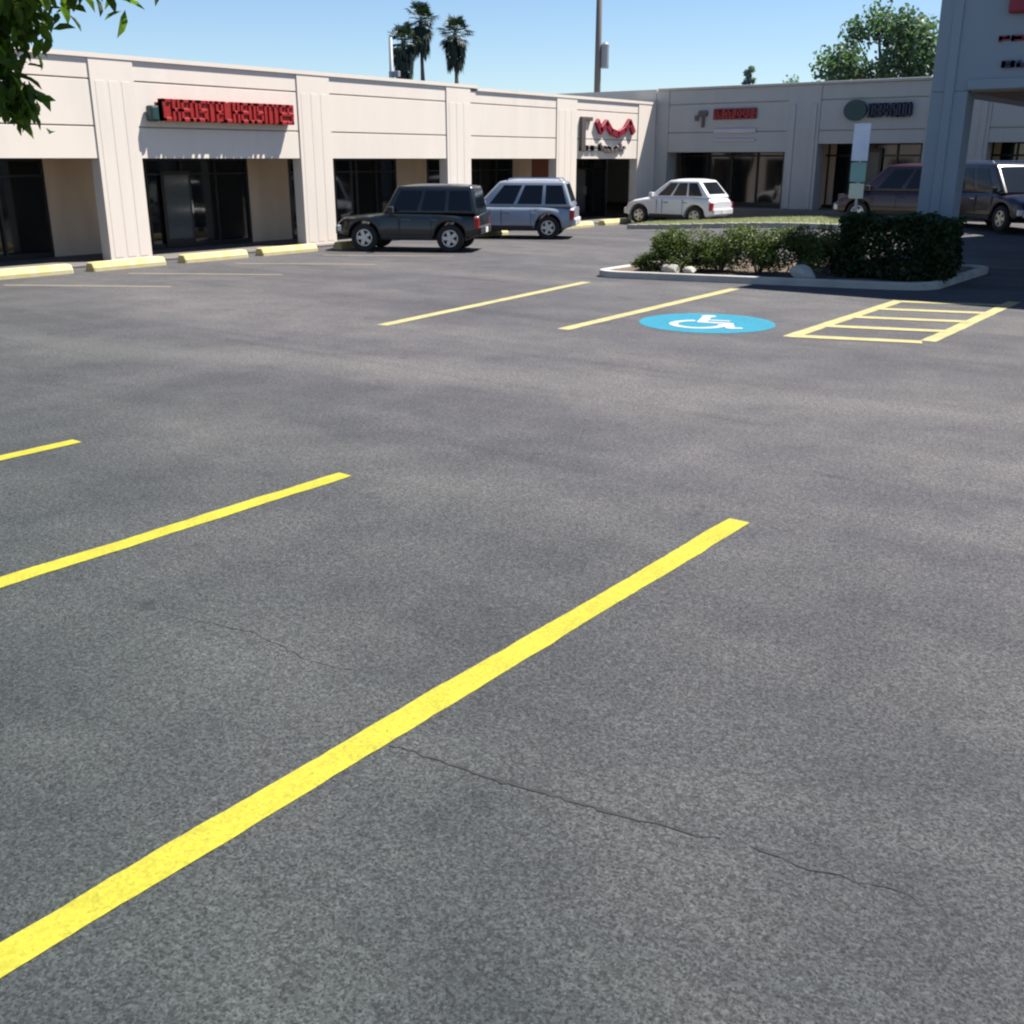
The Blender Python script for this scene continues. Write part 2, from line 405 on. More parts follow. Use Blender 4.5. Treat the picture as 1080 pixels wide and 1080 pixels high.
# grass strip behind the island
GX0,GX1,GY0,GY1=-19.8,-9.6,33.0,35.2
mb=MB()
no=24
mb.add([(x,y,gz(x,y)+0.13) for y in (GY0,GY1) for x in [GX0+(GX1-GX0)*i/no for i in range(no+1)]],[(i,i+1,no+2+i,no+1+i) for i in range(no)])
tag(mb.build('lawn_strip',GRASS),kind='structure')
mb=MB()
for i in range(no):
    a=GX0+(GX1-GX0)*i/no; b=GX0+(GX1-GX0)*(i+1)/no
    z=gz((a+b)/2,GY0); mb.box(a,b,GY0-.15,GY0,z-.1,z+.15)
    z=gz((a+b)/2,GY1); mb.box(a,b,GY1,GY1+.15,z-.1,z+.15)
tag(mb.build('lawn_kerb',CONC),kind='structure')
mb=MB()
for _ in range(9000):
    x=random.uniform(GX0,GX1); y=random.uniform(GY0,GY1); z=gz(x,y)+.13; h=random.uniform(.04,.10); a=random.uniform(0,6.28); w=.012
    dx,dy=random.uniform(-.03,.03),random.uniform(-.03,.03)
    mb.add([(x+w*math.cos(a),y+w*math.sin(a),z),(x-w*math.cos(a),y-w*math.sin(a),z),(x+dx,y+dy,z+h)],[(0,1,2)])
LAWN=make_leaf('lawn_blade',(0.24,0.26,0.16),(0.40,0.40,0.28),0.3)
tag(mb.build('grass',LAWN),'short green grass on the kerbed strip behind the hedge','grass',kind='stuff')

# ------------------------------------------------------------------ left wing
WX=-22.9
lw=empty('shop_building',(WX,20,0),0,'long cream stucco shop building with a row of pilasters, sunlit, along the left','building')
def L(o): return rel(o,lw)
piers=[(2.2,3.3),(8.35,9.45),(14.48,15.61),(20.63,21.81),(26.81,28.0),(32.9,34.2),(38.62,40.0)]
mb=MB()
for a,b in piers:
    zt=4.52 if a<28 else 4.45
    mb.box(WX-0.75,WX,a,b,0.10,zt)
    # three proud fillets
    w=(b-a)
    if a<38:
        for k in (0.10,0.40,0.70):
            mb.box(WX,WX+0.035,a+w*k,a+w*(k+0.2),0.13,3.98)
L(mb.build('pilaster_row',STUC,bevel=0.006,seg=1)); 
for o in list(lw.children): 
    if o.name.startswith('pilaster_row'): bpy.data.objects.remove(o)
for a,b in piers:      # each pilaster its own part
    mb=MB(); zt=4.52 if a<28 else 4.45; w=b-a
    mb.box(WX-0.35,WX,a,b,0.0,zt)
    if a<38:
        mb.box(WX,WX+0.005,a+w*0.10,a+w*0.30,0.13,4.05); mb.box(WX,WX+0.005,a+w*0.40,a+w*0.60,0.13,4.05); mb.box(WX,WX+0.005,a+w*0.70,a+w*0.90,0.13,4.05)
    L(mb.build('pilaster',STUC,bevel=0.008,seg=1))
for i in range(len(piers)-1):
    a=piers[i][1]; b=piers[i+1][0]; zt=4.52 if a<28 else 4.45
    mb=MB()
    mb.box(WX-0.33,WX-0.065,a+.002,b-.002,2.372,zt,m=1)       # body behind the reveals
    for z0,z1 in ((2.37,3.055),(3.09,4.055),(4.09,zt-.003)):
        mb.box(WX-0.063,WX-0.03,a+.002,b-.002,z0,z1)
    # vertical joints close the framed panel
    L(mb.build('fascia_panel',[STUC,GROOVE],bevel=0.006,seg=1))
mb=MB(); mb.box(WX-0.8,WX+0.015,2.15,28.35,4.523,4.62); mb.box(WX-0.8,WX+0.015,28.352,40.0,4.453,4.55)
L(mb.build('coping',STUC))
mb=MB(); mb.box(-38,WX-0.76,2.2,40.0,4.15,4.35); L(mb.build('roof',ROOFM))
mb=MB(); mb.box(-25.1,WX-0.76,2.2,39.9,2.44,2.50); L(mb.build('soffit',SOFF))
mb=MB(); mb.box(-38,-25.25,2.2,2.4,0,4.14); mb.box(-38,-37.8,2.4,41.9,0,4.14); mb.box(-25.24,-25.12,39.7,39.9,0,2.43)
mb.box(-25.1,WX-0.76,2.2,2.4,0.055,2.43)
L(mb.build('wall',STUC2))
# storefronts behind the arcade
def storefront(y0,y1,z0=0.055,z1=2.43,door=None,n=4):
    mb=MB().box(-25.16,-25.12,y0,y1,z0,z1); w=L(mb.build('shop_window',GLASS))
    fb=MB(); X0,X1=-25.115,-25.05
    fb.box(X0,X1,y0,y1,z0,z0+.12); fb.box(X0,X1,y0,y1,z1-.12,z1); 
    for k in range(n+1):
        y=y0+(y1-y0-.06)*k/n; fb.box(X0-.001,X1+.002,y,y+.06,z0+.121,z1-.121)
    fb.box(X0,X1-.005,y0+.061,y1-.061,1.95,2.0)
    f=fb.build('window_frame',FRAME); f.parent=w
    if door:
        db=MB().box(-25.045,-25.01,door[0],door[1],z0+.01,2.05); d=L(db.build('shop_door',FRAME))
        pb=MB().box(-25.008,-25.004,door[0]+.09,door[1]-.09,z0+.25,1.95); pn=pb.build('door_glass',PANE); pn.parent=d
        hb=MB().box(-25.0,-24.96,door[1]-.07,door[1]-.04,0.95,1.3); hh=hb.build('handle',CHROME); hh.parent=d
def walls(y0,y1,m): 
    mb=MB().box(-25.20,-25.08,y0,y1,0.055,2.43); L(mb.build('wall_panel',m))
storefront(2.4,8.0); walls(8.0,9.6,TAN); 
storefront(9.6,14.3); walls(14.3,16.0,TAN); storefront(16.0,20.5,door=(17.55,18.5)); walls(20.5,22.05,TAN)
storefront(22.05,26.7,n=5,door=(22.5,23.4)); walls(26.7,28.25,TAN); storefront(28.25,33.1,n=5,door=(29.5,30.4)); walls(33.1,34.35,TAN)
walls(34.35,36.1,RUST); storefront(36.1,39.7,door=(37.2,38.1))

# ------------------------------------------------------------------ right (far) wing
FY=40.0
rw=empty('shop_building',(0,FY,0),0,'shaded cream shop building running across the back, right of the corner','building')
def Rw(o): return rel(o,rw)
rp=[(-22.9,-22.32),(-17.2,-15.93),(-12.05,-9.9),(-6.3,-5.1),(-0.3,0.9),(5.7,6.9),(11.7,12.9),(18.8,20)]
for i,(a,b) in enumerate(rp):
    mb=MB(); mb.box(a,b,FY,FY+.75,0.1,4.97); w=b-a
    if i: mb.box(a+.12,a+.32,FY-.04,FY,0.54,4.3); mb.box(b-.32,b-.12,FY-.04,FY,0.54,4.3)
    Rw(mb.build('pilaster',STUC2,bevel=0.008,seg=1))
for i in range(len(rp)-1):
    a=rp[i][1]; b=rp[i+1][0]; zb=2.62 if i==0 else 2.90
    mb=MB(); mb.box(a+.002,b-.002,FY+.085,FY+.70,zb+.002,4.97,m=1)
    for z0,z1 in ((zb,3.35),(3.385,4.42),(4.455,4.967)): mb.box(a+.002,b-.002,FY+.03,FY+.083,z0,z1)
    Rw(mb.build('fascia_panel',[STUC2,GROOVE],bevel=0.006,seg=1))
    g0=MB().box(a-.4,b+.4,FY+2.02,FY+2.06,0.53,3.1); w=Rw(g0.build('shop_window',GLASS))
    fb=MB(); nn=5
    for k in range(nn+1):
        x=a-.3+(b-a+.54)*k/nn; fb.box(x,x+.06,FY+1.95,FY+2.015,0.53,3.1)
    fb.box(a-.4,b+.4,FY+1.96,FY+2.012,0.53,0.65); fb.box(a-.4,b+.4,FY+1.96,FY+2.012,2.45,2.52)
    f=fb.build('window_frame',FRAME); f.parent=w
    wb=MB().box(b+.41,rp[i+1][1]+.0 if i<6 else b+.8,FY+1.98,FY+2.1,0.53,3.1); Rw(wb.build('wall_panel',TAN))
db=MB().box(-15.2,-14.1,FY+1.88,FY+1.94,0.53,2.75); d=Rw(db.build('shop_door',FRAME))
pb=MB().box(-15.1,-14.2,FY+1.874,FY+1.878,0.8,2.6); pn=pb.build('door_glass',PANE); pn.parent=d
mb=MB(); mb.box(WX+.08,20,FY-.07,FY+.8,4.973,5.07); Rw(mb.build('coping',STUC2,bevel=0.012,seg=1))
mb=MB(); mb.box(-38,20,FY+.81,54,4.5,4.7); Rw(mb.build('roof',ROOFM))
mb=MB(); mb.box(WX,20,FY+.76,FY+2.1,3.12,3.18); Rw(mb.build('soffit',SOFF))
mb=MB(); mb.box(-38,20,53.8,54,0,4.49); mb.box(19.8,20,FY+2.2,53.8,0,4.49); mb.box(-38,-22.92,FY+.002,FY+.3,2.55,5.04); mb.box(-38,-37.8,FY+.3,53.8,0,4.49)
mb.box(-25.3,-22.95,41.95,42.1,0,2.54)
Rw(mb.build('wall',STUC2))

# ------------------------------------------------------------------ entrance tower
TY=22.6; TH=8.45; TX0,TX1=-6.78,4.0
tw=empty('entrance_tower',(TX0,TY,0),0,'tall shaded stucco entrance tower with a drive-through arch at the right edge','building')
def T(o): return rel(o,tw)
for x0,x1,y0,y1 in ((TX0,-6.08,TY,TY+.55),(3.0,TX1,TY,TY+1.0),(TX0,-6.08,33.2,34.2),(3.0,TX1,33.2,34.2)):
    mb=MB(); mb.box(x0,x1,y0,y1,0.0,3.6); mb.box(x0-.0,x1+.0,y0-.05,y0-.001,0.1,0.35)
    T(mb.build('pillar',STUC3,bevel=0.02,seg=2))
mb=MB(); mb.box(TX0,TX1,TY+.0,TY+4.4,3.601,5.75); mb.box(TX0+.85,TX1,TY+.0,TY+4.4,5.751,TH);  # upper part, out of view, steps in to narrow the cast shadow
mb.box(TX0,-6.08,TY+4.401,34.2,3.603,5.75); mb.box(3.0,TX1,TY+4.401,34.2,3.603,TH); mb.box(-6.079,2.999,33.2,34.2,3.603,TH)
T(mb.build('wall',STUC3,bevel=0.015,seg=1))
mb=MB(); mb.box(-6.03,2.95,TY+.06,TY+4.34,3.57,3.599); T(mb.build('soffit',SOFF))
mb=MB(); mb.box(-6.079,2.999,TY+4.402,33.199,6.2,6.4); T(mb.build('roof',ROOFM))  # unseen rear roof, extended back to shade the ground by the arch
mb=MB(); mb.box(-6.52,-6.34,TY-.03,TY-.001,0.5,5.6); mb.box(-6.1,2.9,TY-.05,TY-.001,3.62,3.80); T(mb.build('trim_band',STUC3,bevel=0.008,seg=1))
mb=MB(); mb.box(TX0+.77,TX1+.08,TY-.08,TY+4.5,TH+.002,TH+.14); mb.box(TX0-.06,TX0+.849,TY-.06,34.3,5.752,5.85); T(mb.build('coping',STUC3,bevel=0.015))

# ------------------------------------------------------------------ signs
def glyph(k,w,h,t):
    """strokes of a letter-like shape, inside w x h"""
    V=lambda x,z0=0,z1=1:(x*w,x*w+t,z0*h,z1*h); H=lambda z,x0=0,x1=1:(x0*w,x1*w+(t if x1<1 else 0),z*(h-t),z*(h-t)+t)
    r=(w-t)/w
    return [[V(0),H(1),H(.5,0,.8),H(0)],[V(0),V(r),H(.5)],[V(.5*r),H(1)],[V(0),V(r),H(0),H(1)],[V(0),H(1),V(r,.45,1),H(.45)],
            [V(0,.5,1),H(1),H(.5),V(r,0,.5),H(0)],[V(0),H(0)],[V(0),V(r),H(1)],[V(.5*r)],[V(0),H(1),H(0)]][k%10]
def sign_left(yc0,yc1,z0,z1,seq,mat,parent,d0=0.06,d1=0.20,slope=0,name='letter'):
    n=len(seq); adv=(yc1-yc0)/n
    for i,k in enumerate(seq):
        if k<0: continue
        mb=MB(); h=(z1-z0); zz=slope*i/n
        for (a,b,c,d) in glyph(k,adv*.88,h,adv*.30):
            mb.box(d0,d1,i*adv+a,i*adv+b,c+zz,d+zz)
        mb.build(name,mat,parent,bevel=0.006,seg=1)
s1=empty('shop_sign',(WX,16.15,3.22),0,'red raised letter shop sign on the long left building, the largest sign','sign')
mb=MB(); mb.box(0.0,0.07,-0.05,4.15,0.10,0.20); mb.box(0,.07,-.05,4.15,.34,.42); mb.build('raceway',RED,s1)
sign_left(0,4.1,0,0.50,[9,1,0,3,5,2,4,6,1,0,3,5,7,2,0,5],RED,s1,0.07,0.27)
mb=MB(); mb.box(0.0,0.25,-0.32,-0.10,-0.02,0.34); mb.build('end_bracket',GRN,s1,bevel=0.05)
mb=MB(); mb.box(0.07,0.235,0.0,4.1,0.03,0.47); mb.build('letter_backing',RED,s1)

s2=empty('shop_sign',(WX-.03,34.4,2.65),0,'small logo sign with dark red lettering and grey bracket near the inside corner','sign')
mb=MB(); mb.box(0,.12,0,.28,0,1.2); mb.box(0,.12,.281,.75,1.06,1.2); mb.build('grey_bracket',BRK,s2,bevel=.02)
mb=MB()
pts=[(1.1,1.05),(1.35,.72),(1.75,1.02),(2.1,.72),(2.6,.62),(3.1,.78),(3.45,1.1),(3.75,.72)]
for (a,c),(b,d) in zip(pts,pts[1:]):
    ang=math.atan2(d-c,b-a); M=Matrix.Translation((0,a,c))@Matrix.Rotation(ang,4,'X'); Ln=math.hypot(b-a,d-c)
    mb.box(0,.13,-.05,Ln+.05,-.12,.12,M)
mb.build('red_lettering',RED2,s2,bevel=.01,seg=1)
sign_left(0.6,3.9,0.32,0.52,[6,3,9,0,4,1,5,2],GRYL,s2,0,0.07,name='grey_letter')
mb=MB()
for i in range(8):
    a0=math.pi+math.pi*i/8; a1=math.pi+math.pi*(i+1)/8
    p=(2.1+.75*math.cos(a0),.26+.28*math.sin(a0)); q=(2.1+.75*math.cos(a1),.26+.28*math.sin(a1))
    ang=math.atan2(q[1]-p[1],q[0]-p[0]); M=Matrix.Translation((0,p[0],p[1]))@Matrix.Rotation(ang,4,'X')
    mb.box(0,.1,-.02,math.hypot(q[0]-p[0],q[1]-p[1])+.02,-.06,.06,M)
mb.build('dark_arc',BRK,s2)

def sign_right(root,x0,x1,z0,z1,seq,mat,d0,d1,name='letter'):
    n=len(seq); adv=(x1-x0)/n
    for i,k in enumerate(seq):
        mb=MB()
        for (a,b,c,d) in glyph(k,adv*.88,z1-z0,adv*.28): mb.box(x0+i*adv+a,x0+i*adv+b,-d1,-d0,z0+c,z0+d)
        mb.build(name,mat,root,bevel=.005,seg=1)
s3=empty('shop_sign',(-21.1,FY,3.55),0,'small dark red sign with emblem at left on the shaded back building','sign')
mb=MB(); mb.box(.15,.55,-.08,0,.42,.62); mb.box(.30,.42,-.08,0,.0,.41); mb.box(.0,.15,-.08,0,.25,.45); mb.build('emblem',BRK,s3,bevel=.02)
mb=MB(); mb.box(.80,2.65,-.06,0,.28,.68); mb.build('red_backing',RED2,s3,bevel=.05)
sign_right(s3,.9,2.6,.34,.62,[4,0,7,5,3,6,0],RED,.06,.12)
mb=MB(); mb.box(.85,2.65,-.04,0,-.22,-.06); mb.box(.85,2.65,-.04,0,-.52,-.44);mb.build('pale_band',PALE,s3,bevel=.01)
s4=empty('shop_sign',(-15.0,FY,3.7),0,'dark green and navy sign with a round emblem on the back building','sign')
mb=MB(); n=28; 
vs=[(.42+.42*math.cos(2*math.pi*k/n),-y,.34+.36*math.sin(2*math.pi*k/n)) for y in (0,.14) for k in range(n)]
mb.add(vs,[(k,(k+1)%n,n+(k+1)%n,n+k) for k in range(n)]+[tuple(n+k for k in range(n))]); mb.build('round_emblem',GRN,s4)
sign_right(s4,.9,2.45,.08,.56,[3,0,4,1,5,3,7],NAVY,.04,.14)
mb=MB(); mb.box(.88,2.45,-.04,0,.14,.50); mb.build('raceway',NAVY,s4)
s5=empty('shop_sign',(-5.52,TY,3.8),0,'red sign high on the shaded entrance tower at the right edge','sign')
mb=MB(); mb.box(0,4.2,-.16,-.051,1.10,2.2); mb.build('red_panel',RED2,s5,bevel=.06)
sign_right(s5,-.12,3.4,.64,.74,[4,0,6,5,3,1,0,7,2,9,0,5,3,4,6,0],RED2,.005,.035)
sign_right(s5,0,3.2,.18,.30,[3,6,0,5,4,1,9,2,0,7,5,3],NAVY,.051,.08)

# ------------------------------------------------------------------ parking sign on post
ps=empty('parking_sign',(-7.72,21.7,0.10),R(-20),'stack of pale signs on a metal post between the two hedges','sign')
MB().tube([(0,0,0),(0,0,2.95)],[.03,.03],10).build('post',METAL,ps)
def plate(z0,z1,w,m,nm):
    mb=MB().box(-w/2,w/2,-.045,-.032,z0,z1); return mb.build(nm,m,ps,bevel=.004,seg=1)
plate(2.22,2.92,.40,SIGNW,'sign_plate'); plate(1.82,2.19,.38,SIGNG,'sign_plate'); plate(1.50,1.79,.36,SIGNP,'sign_plate')
MB().tube([(0,0,-.1),(0,0,.45)],[.07,.07],12).build('post_footing',CONC,ps)

# ------------------------------------------------------------------ vegetation
def leaf(mb,p,size,rnd,droop=0.0,narrow=0.42,m=0):
    """one folded six-point leaf"""
    a=rnd.uniform(0,2*math.pi); el=rnd.uniform(-0.9,0.7)-droop
    d=Vector((math.cos(a)*math.cos(el),math.sin(a)*math.cos(el),math.sin(el)))
    s=d.cross(Vector((rnd.uniform(-.4,.4),rnd.uniform(-.4,.4),1))).normalized(); u=s.cross(d)
    s=(s*math.cos(r:=rnd.uniform(-.9,.9))+u*math.sin(r)); u=s.cross(d)
    L=size*rnd.uniform(.7,1.25); w=L*narrow/2; f=u*L*.10
    p=Vector(p)
    mb.add([p,p+d*L*.35+s*w+f,p+d*L*.7+s*w*.8+f,p+d*L-u*L*.05,p+d*L*.7-s*w*.8+f,p+d*L*.35-s*w+f,p+d*L*.5],
           [(0,6,1),(1,6,2),(2,6,3),(3,6,4),(4,6,5),(5,6,0)],m)
def lite(mb,p,size,rnd,m=0):
    a=rnd.uniform(0,6.283); e=rnd.uniform(-1,1)
    d=Vector((math.cos(a)*math.cos(e),math.sin(a)*math.cos(e),math.sin(e)))*size*rnd.uniform(.6,1.3)
    s=d.cross(Vector((rnd.uniform(-1,1),rnd.uniform(-1,1),rnd.uniform(-1,1)))).normalized()*size*.32
    p=Vector(p); mb.add([p-d*.5,p+s,p+d*.5,p-s],[(0,1,2,3)],m)
def rdir(rnd):
    while True:
        v=Vector((rnd.uniform(-1,1),rnd.uniform(-1,1),rnd.uniform(-1,1)))
        if .05<v.length<=1: return v.normalized()

def shrub(x,y,rx,ry,h,mat,label,seed,n=1500,group='shrubs on the planting island',z0=.1,size=.075):
    rnd=random.Random(seed)
    root=empty('shrub',(x,y,z0),rnd.uniform(-.2,.2),label,'shrub',group)
    sb=MB(); lb=MB()
    for i in range(9):
        a=rnd.uniform(0,6.28); r=rnd.uniform(.3,.8); 
        e=(rx*r*math.cos(a),ry*r*math.sin(a),h*rnd.uniform(.55,.9))
        sb.tube([(.05*math.cos(a),.05*math.sin(a),-.03),(e[0]*.5,e[1]*.5,h*.35),e],[.016,.012,.005],5)
    sb.build('stem',BARK,root)
    lumps=[(Vector((rnd.uniform(-.62,.62)*rx,rnd.uniform(-.62,.62)*ry,h*rnd.uniform(.20,.76))),rnd.uniform(.26,.44)) for _ in range(max(6,int(17*rx)))]
    for i in range(int(n*3.2)):
        c,r=rnd.choice(lumps); d=rdir(rnd); k=rnd.uniform(.55,1.08)
        p=c+Vector((d.x*r*rx/.75,d.y*r,d.z*r*h*.62))*k
        if p.z<.02: p.z=rnd.uniform(.04,.3)
        leaf(lb,p,size,rnd)
    lb.build('foliage',mat,root); return root
shrub(-11.45,19.75,.30,.26,.44,LEAFH,'tiny low green shrub at the left end of the planting island',11,420)
shrub(-10.95,20.35,.66,.55,1.02,LEAFH,'dense dark green shrub, first large one from the left on the island',12,1900)
shrub(-10.1,20.6,.74,.55,1.0,LEAFH,'yellow green shrub, second large one from the left on the island',13,1600)
shrub(-9.3,20.75,.72,.55,1.0,LEAFH,'sparse yellow green shrub in the middle of the sunlit hedge',14,1400)
shrub(-8.55,20.95,.66,.55,1.06,LEAFH,'bushy green shrub behind the pale rock',15,1700)
shrub(-8.0,21.6,.50,.5,1.0,LEAFH,'small shrub at the right end of the sunlit hedge, next to the signpost',16,1000)

# clipped dark hedge at the foot of the tower
rnd=random.Random(21)
he=empty('clipped_hedge',(-6.75,21.65,.1),R(5),'dark clipped box hedge in the shade at the foot of the tower','hedge')
mb=MB(); 
for i in range(7):
    x=-.85+i*.28; mb.tube([(x,0,-.02),(x+.05,.02,.5),(x,.03,.9)],[.02,.014,.006],5)
mb.build('stem',BARK,he)
mb=MB()
for i in range(20000):
    ax=rnd.choice((0,0,1,1,2,2,2)); hx,hy,hz=1.05,.50,.58
    p=Vector((rnd.uniform(-hx,hx),rnd.uniform(-hy,hy),rnd.uniform(-hz,hz)))
    s=rnd.choice((-1,1)); k=1-abs(rnd.gauss(0,.12))
    if ax==0: p.x=s*hx*k
    elif ax==1: p.y=s*hy*k
    else: p.z=hz*k
    lump=1+.07*math.sin(p.x*4.1+1)+.06*math.sin(p.x*9.3+p.z*6)+.05*math.sin(p.z*7+p.y*5)
    p.y*=lump*(1.1-.16*(p.z+hz)); p.x*=1+.04*math.sin(p.z*6+p.y*7); p.z=p.z*(.95+.06*math.sin(p.x*5.3)+.05*math.sin(p.x*11+p.y*6))+.60
    if rnd.random()<.05: p+=rdir(rnd)*.07
    leaf(mb,p,.10,rnd,narrow=.6)
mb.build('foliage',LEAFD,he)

def rock(x,y,r,label,seed):
    rnd=random.Random(seed); bm=bmesh.new(); bmesh.ops.create_icosphere(bm,subdivisions=3,radius=r)
    D=[(rdir(rnd),rnd.uniform(.55,.9)) for _ in range(9)]
    for v in bm.verts:
        for d,k in D:
            q=v.co.dot(d)
            if q>r*k: v.co-=d*(q-r*k)
        v.co.z*=.75; v.co.x*=1.25
    me=bpy.data.meshes.new('rock'); bm.to_mesh(me); bm.free(); me.materials.append(ROCK)
    o=bpy.data.objects.new('rock',me); C.objects.link(o); o.location=(x,y,.12+r*.35); tag(o,label,'rock','pale rocks on the planting island')
rock(-8.15,20.3,.24,'pale rounded rock in front of the sunlit hedge, the largest rock',1)
rock(-10.75,19.65,.17,'pale rock beside the tiny shrub near the left end of the island',2)
rock(-10.35,19.75,.13,'small pale rock low in front of the yellow green shrub',3)

# near tree at the left: trunk just outside the frame, hanging sprigs inside it
rnd=random.Random(5)
TB=Vector((-6.6,0.9,0))
tr=empty('leafy_tree',TB,0,'leafy tree whose sunlit branch hangs into the top left corner','tree')
mb=MB()
mb.tube([(0,0,-.05),(.03,.02,.6),(-.04,.05,1.4),(.05,.1,2.3),(0,.12,3.2),(.1,.2,4.4),(.05,.25,5.6)],[.22,.17,.145,.13,.11,.07,.03],12)
mb.build('trunk',BARK,tr,smooth=True)
bb=MB(); lb=MB(); tips=[]
for i in range(16):
    a=i*2.4; zz=2.6+i*.17; l=rnd.uniform(1.3,2.1); e=Vector((l*math.cos(a),l*math.sin(a),zz+rnd.uniform(.5,1.2)))
    m_=Vector((e.x*.5,e.y*.5,zz+.5)); bb.tube([(0.03,.1,zz-.1),m_,e],[.05,.035,.012],6)
    for k in range(5):
        t=rnd.uniform(.4,1); p=m_.lerp(e,t) ; q=p+rdir(rnd)*.5; bb.tube([p,q],[.012,.004],4); tips.append(q)
# crown (above the frame)
for i in range(9000):
    if rnd.random()<.75:
        c=rnd.choice(tips)+rdir(rnd)*rnd.uniform(0,.42)
    else:
        c=Vector((.1,.3,4.5))+Vector([a*b for a,b in zip(rdir(rnd),(2.1,2.1,1.25))])*rnd.uniform(.7,1)
    if c.z<3.15: continue
    leaf(lb,c,.105,rnd,.2)
# hanging sprigs, world positions relative to the trunk
spr=[((-4.30,2.50,2.99),(.12,.12,.06),330),((-4.37,2.42,2.88),(.08,.08,.06),190),((-4.42,2.38,2.76),(.06,.05,.06),90),
     ((-4.41,2.39,2.62),(.06,.05,.05),150),((-4.38,2.43,2.53),(.045,.04,.04),60),((-4.20,2.64,3.05),(.07,.07,.04),80),((-4.12,2.76,3.07),(.06,.06,.03),34),((-4.0,2.92,3.10),(.08,.08,.025),22)]
for e,sg,n_ in spr:
    e=Vector(e)-TB; s=e*.55+Vector((0,0,1.9))
    bb.tube([(0.05,.12,2.9),s,s.lerp(e,.6)+Vector((.03,0,.12)),e],[.03,.014,.007,.003],5)
    for i in range(n_):
        leaf(lb,e+Vector((rnd.gauss(0,sg[0]),rnd.gauss(0,sg[1]),rnd.gauss(0,sg[2])+.03)),.085,rnd,.5,.42)
for e in ((-4.12,2.80,3.0),(-4.10,2.79,2.93),(-4.0,2.93,3.06),(-3.93,3.0,3.1)):
    leaf(lb,Vector(e)-TB,.12,rnd,1.3,.28)
bb.build('branch',BARK,tr,smooth=True); lb.build('crown',LEAFN,tr)

def far_tree(x,y,zc,rx,rz,h,label,mat,seed,n=3600,size=.30,name='broadleaf_tree',holes=True):
    rnd=random.Random(seed); root=empty(name,(x,y,0),0,label,'tree')
    tb=MB(); tb.tube([(0,0,-.1),(.1,0,zc*.35),(0,.1,zc*.7),(.05,0,zc+rz*.4)],[.32,.26,.2,.07],9)
    lumps=[]
    for i in range(26):
        d=rdir(rnd); c=Vector((d.x*rx*rnd.uniform(.35,.85),d.y*rx*.8*rnd.uniform(.3,.85),zc+d.z*rz*rnd.uniform(.35,.85)))
        lumps.append((c,rnd.uniform(.16,.30)*rx))
        tb.tube([(0,0,zc*.7+rnd.uniform(-.6,.8)),Vector((c.x*.5,c.y*.5,(c.z+zc*.75)/2)),c],[.09,.055,.02],5)
    tb.build('trunk',BARK,root,smooth=True)
    lb=MB()
    for i in range(int(n*3.2)):
        c,r=rnd.choice(lumps); p=c+rdir(rnd)*r*rnd.uniform(.3,1.15); lite(lb,p,size,rnd)
    lb.build('crown',mat,root)
far_tree(-22.6,65.9,8.1,4.6,2.9,10.8,'tall airy green tree rising behind the back building, left of the tower',LEAFT,31,2300)
far_tree(-35.9,82.6,6.2,2.6,2.2,10,'low pale rounded treetop beside the thin treetop above the back roof',LEAFG,33,1500,.28,'rounded_tree')
far_tree(-38.4,81.4,7.0,.75,3.1,10,'pale thin treetop just showing above the back roof near the middle',LEAFG,32,420,.42,'slender_tree')

def palm(x,y,h,cr,label,seed,skirt):
    rnd=random.Random(seed); root=empty('palm_tree',(x,y,0),0,label,'palm tree','palm trees behind the left building')
    tb=MB(); tb.tube([(0,0,-.1),(.05,0,h*.3),(.12,.05,h*.6),(.05,.0,h)],[.30,.22,.19,.16],10); tb.build('trunk',PALMT,root,smooth=True)
    fb=MB()
    for i in range(46):
        a=rnd.uniform(0,6.283); e=rnd.uniform(-1.25,1.35); L_=cr*rnd.uniform(.55,.85)
        d=Vector((math.cos(a)*math.cos(e),math.sin(a)*math.cos(e),math.sin(e)))
        o=Vector((.05,0,h)); s=d.cross(Vector((0,0,1))).normalized()
        if i%3: o=Vector((.05,0,h-.1*abs(e)))
        hub=o+d*L_*.55; u=s.cross(d)
        fb.tube([o,hub],[.02,.012],3)
        for k in range(11):
            t=(k-5)/5*1.2; dd=(d*math.cos(t)+s*math.sin(t)).normalized(); tip=hub+dd*L_*.62-Vector((0,0,.22*L_*rnd.random()))
            w=s*math.cos(t)*.05-d*math.sin(t)*.05
            fb.add([hub-w*.4,hub+dd*L_*.35-w+u*.02,tip,hub+dd*L_*.35+w+u*.02],[(0,1,2,3)])
    fb.build('crown',LEAFP,root)
    sk=MB()
    for i in range(110):
        a=rnd.uniform(0,6.283); z=h-.3-rnd.random()*skirt; r=cr*.40*(1-.45*(h-z)/(skirt+.4))
        p=Vector((.05+.15*math.cos(a),.15*math.sin(a),z)); q=p+Vector((r*math.cos(a),r*math.sin(a),-.35)); q2=q+Vector((.1*math.cos(a),.1*math.sin(a),-.7))
        w=Vector((-math.sin(a),math.cos(a),0))*.12
        sk.add([p,q+w,q2,q-w],[(0,1,2,3)])
    sk.build('dead_frond_skirt',LEAFP,root)
palm(-56.6,63.4,12.1,1.7,'tallest dark palm, middle of the three behind the left building',41,1.6)
palm(-54.6,59.3,10.3,1.55,'lower dark palm at the left of the three behind the left building',42,1.9)
palm(-54.7,65.1,11.3,1.75,'dark palm at the right, standing apart from the other two',43,1.7)

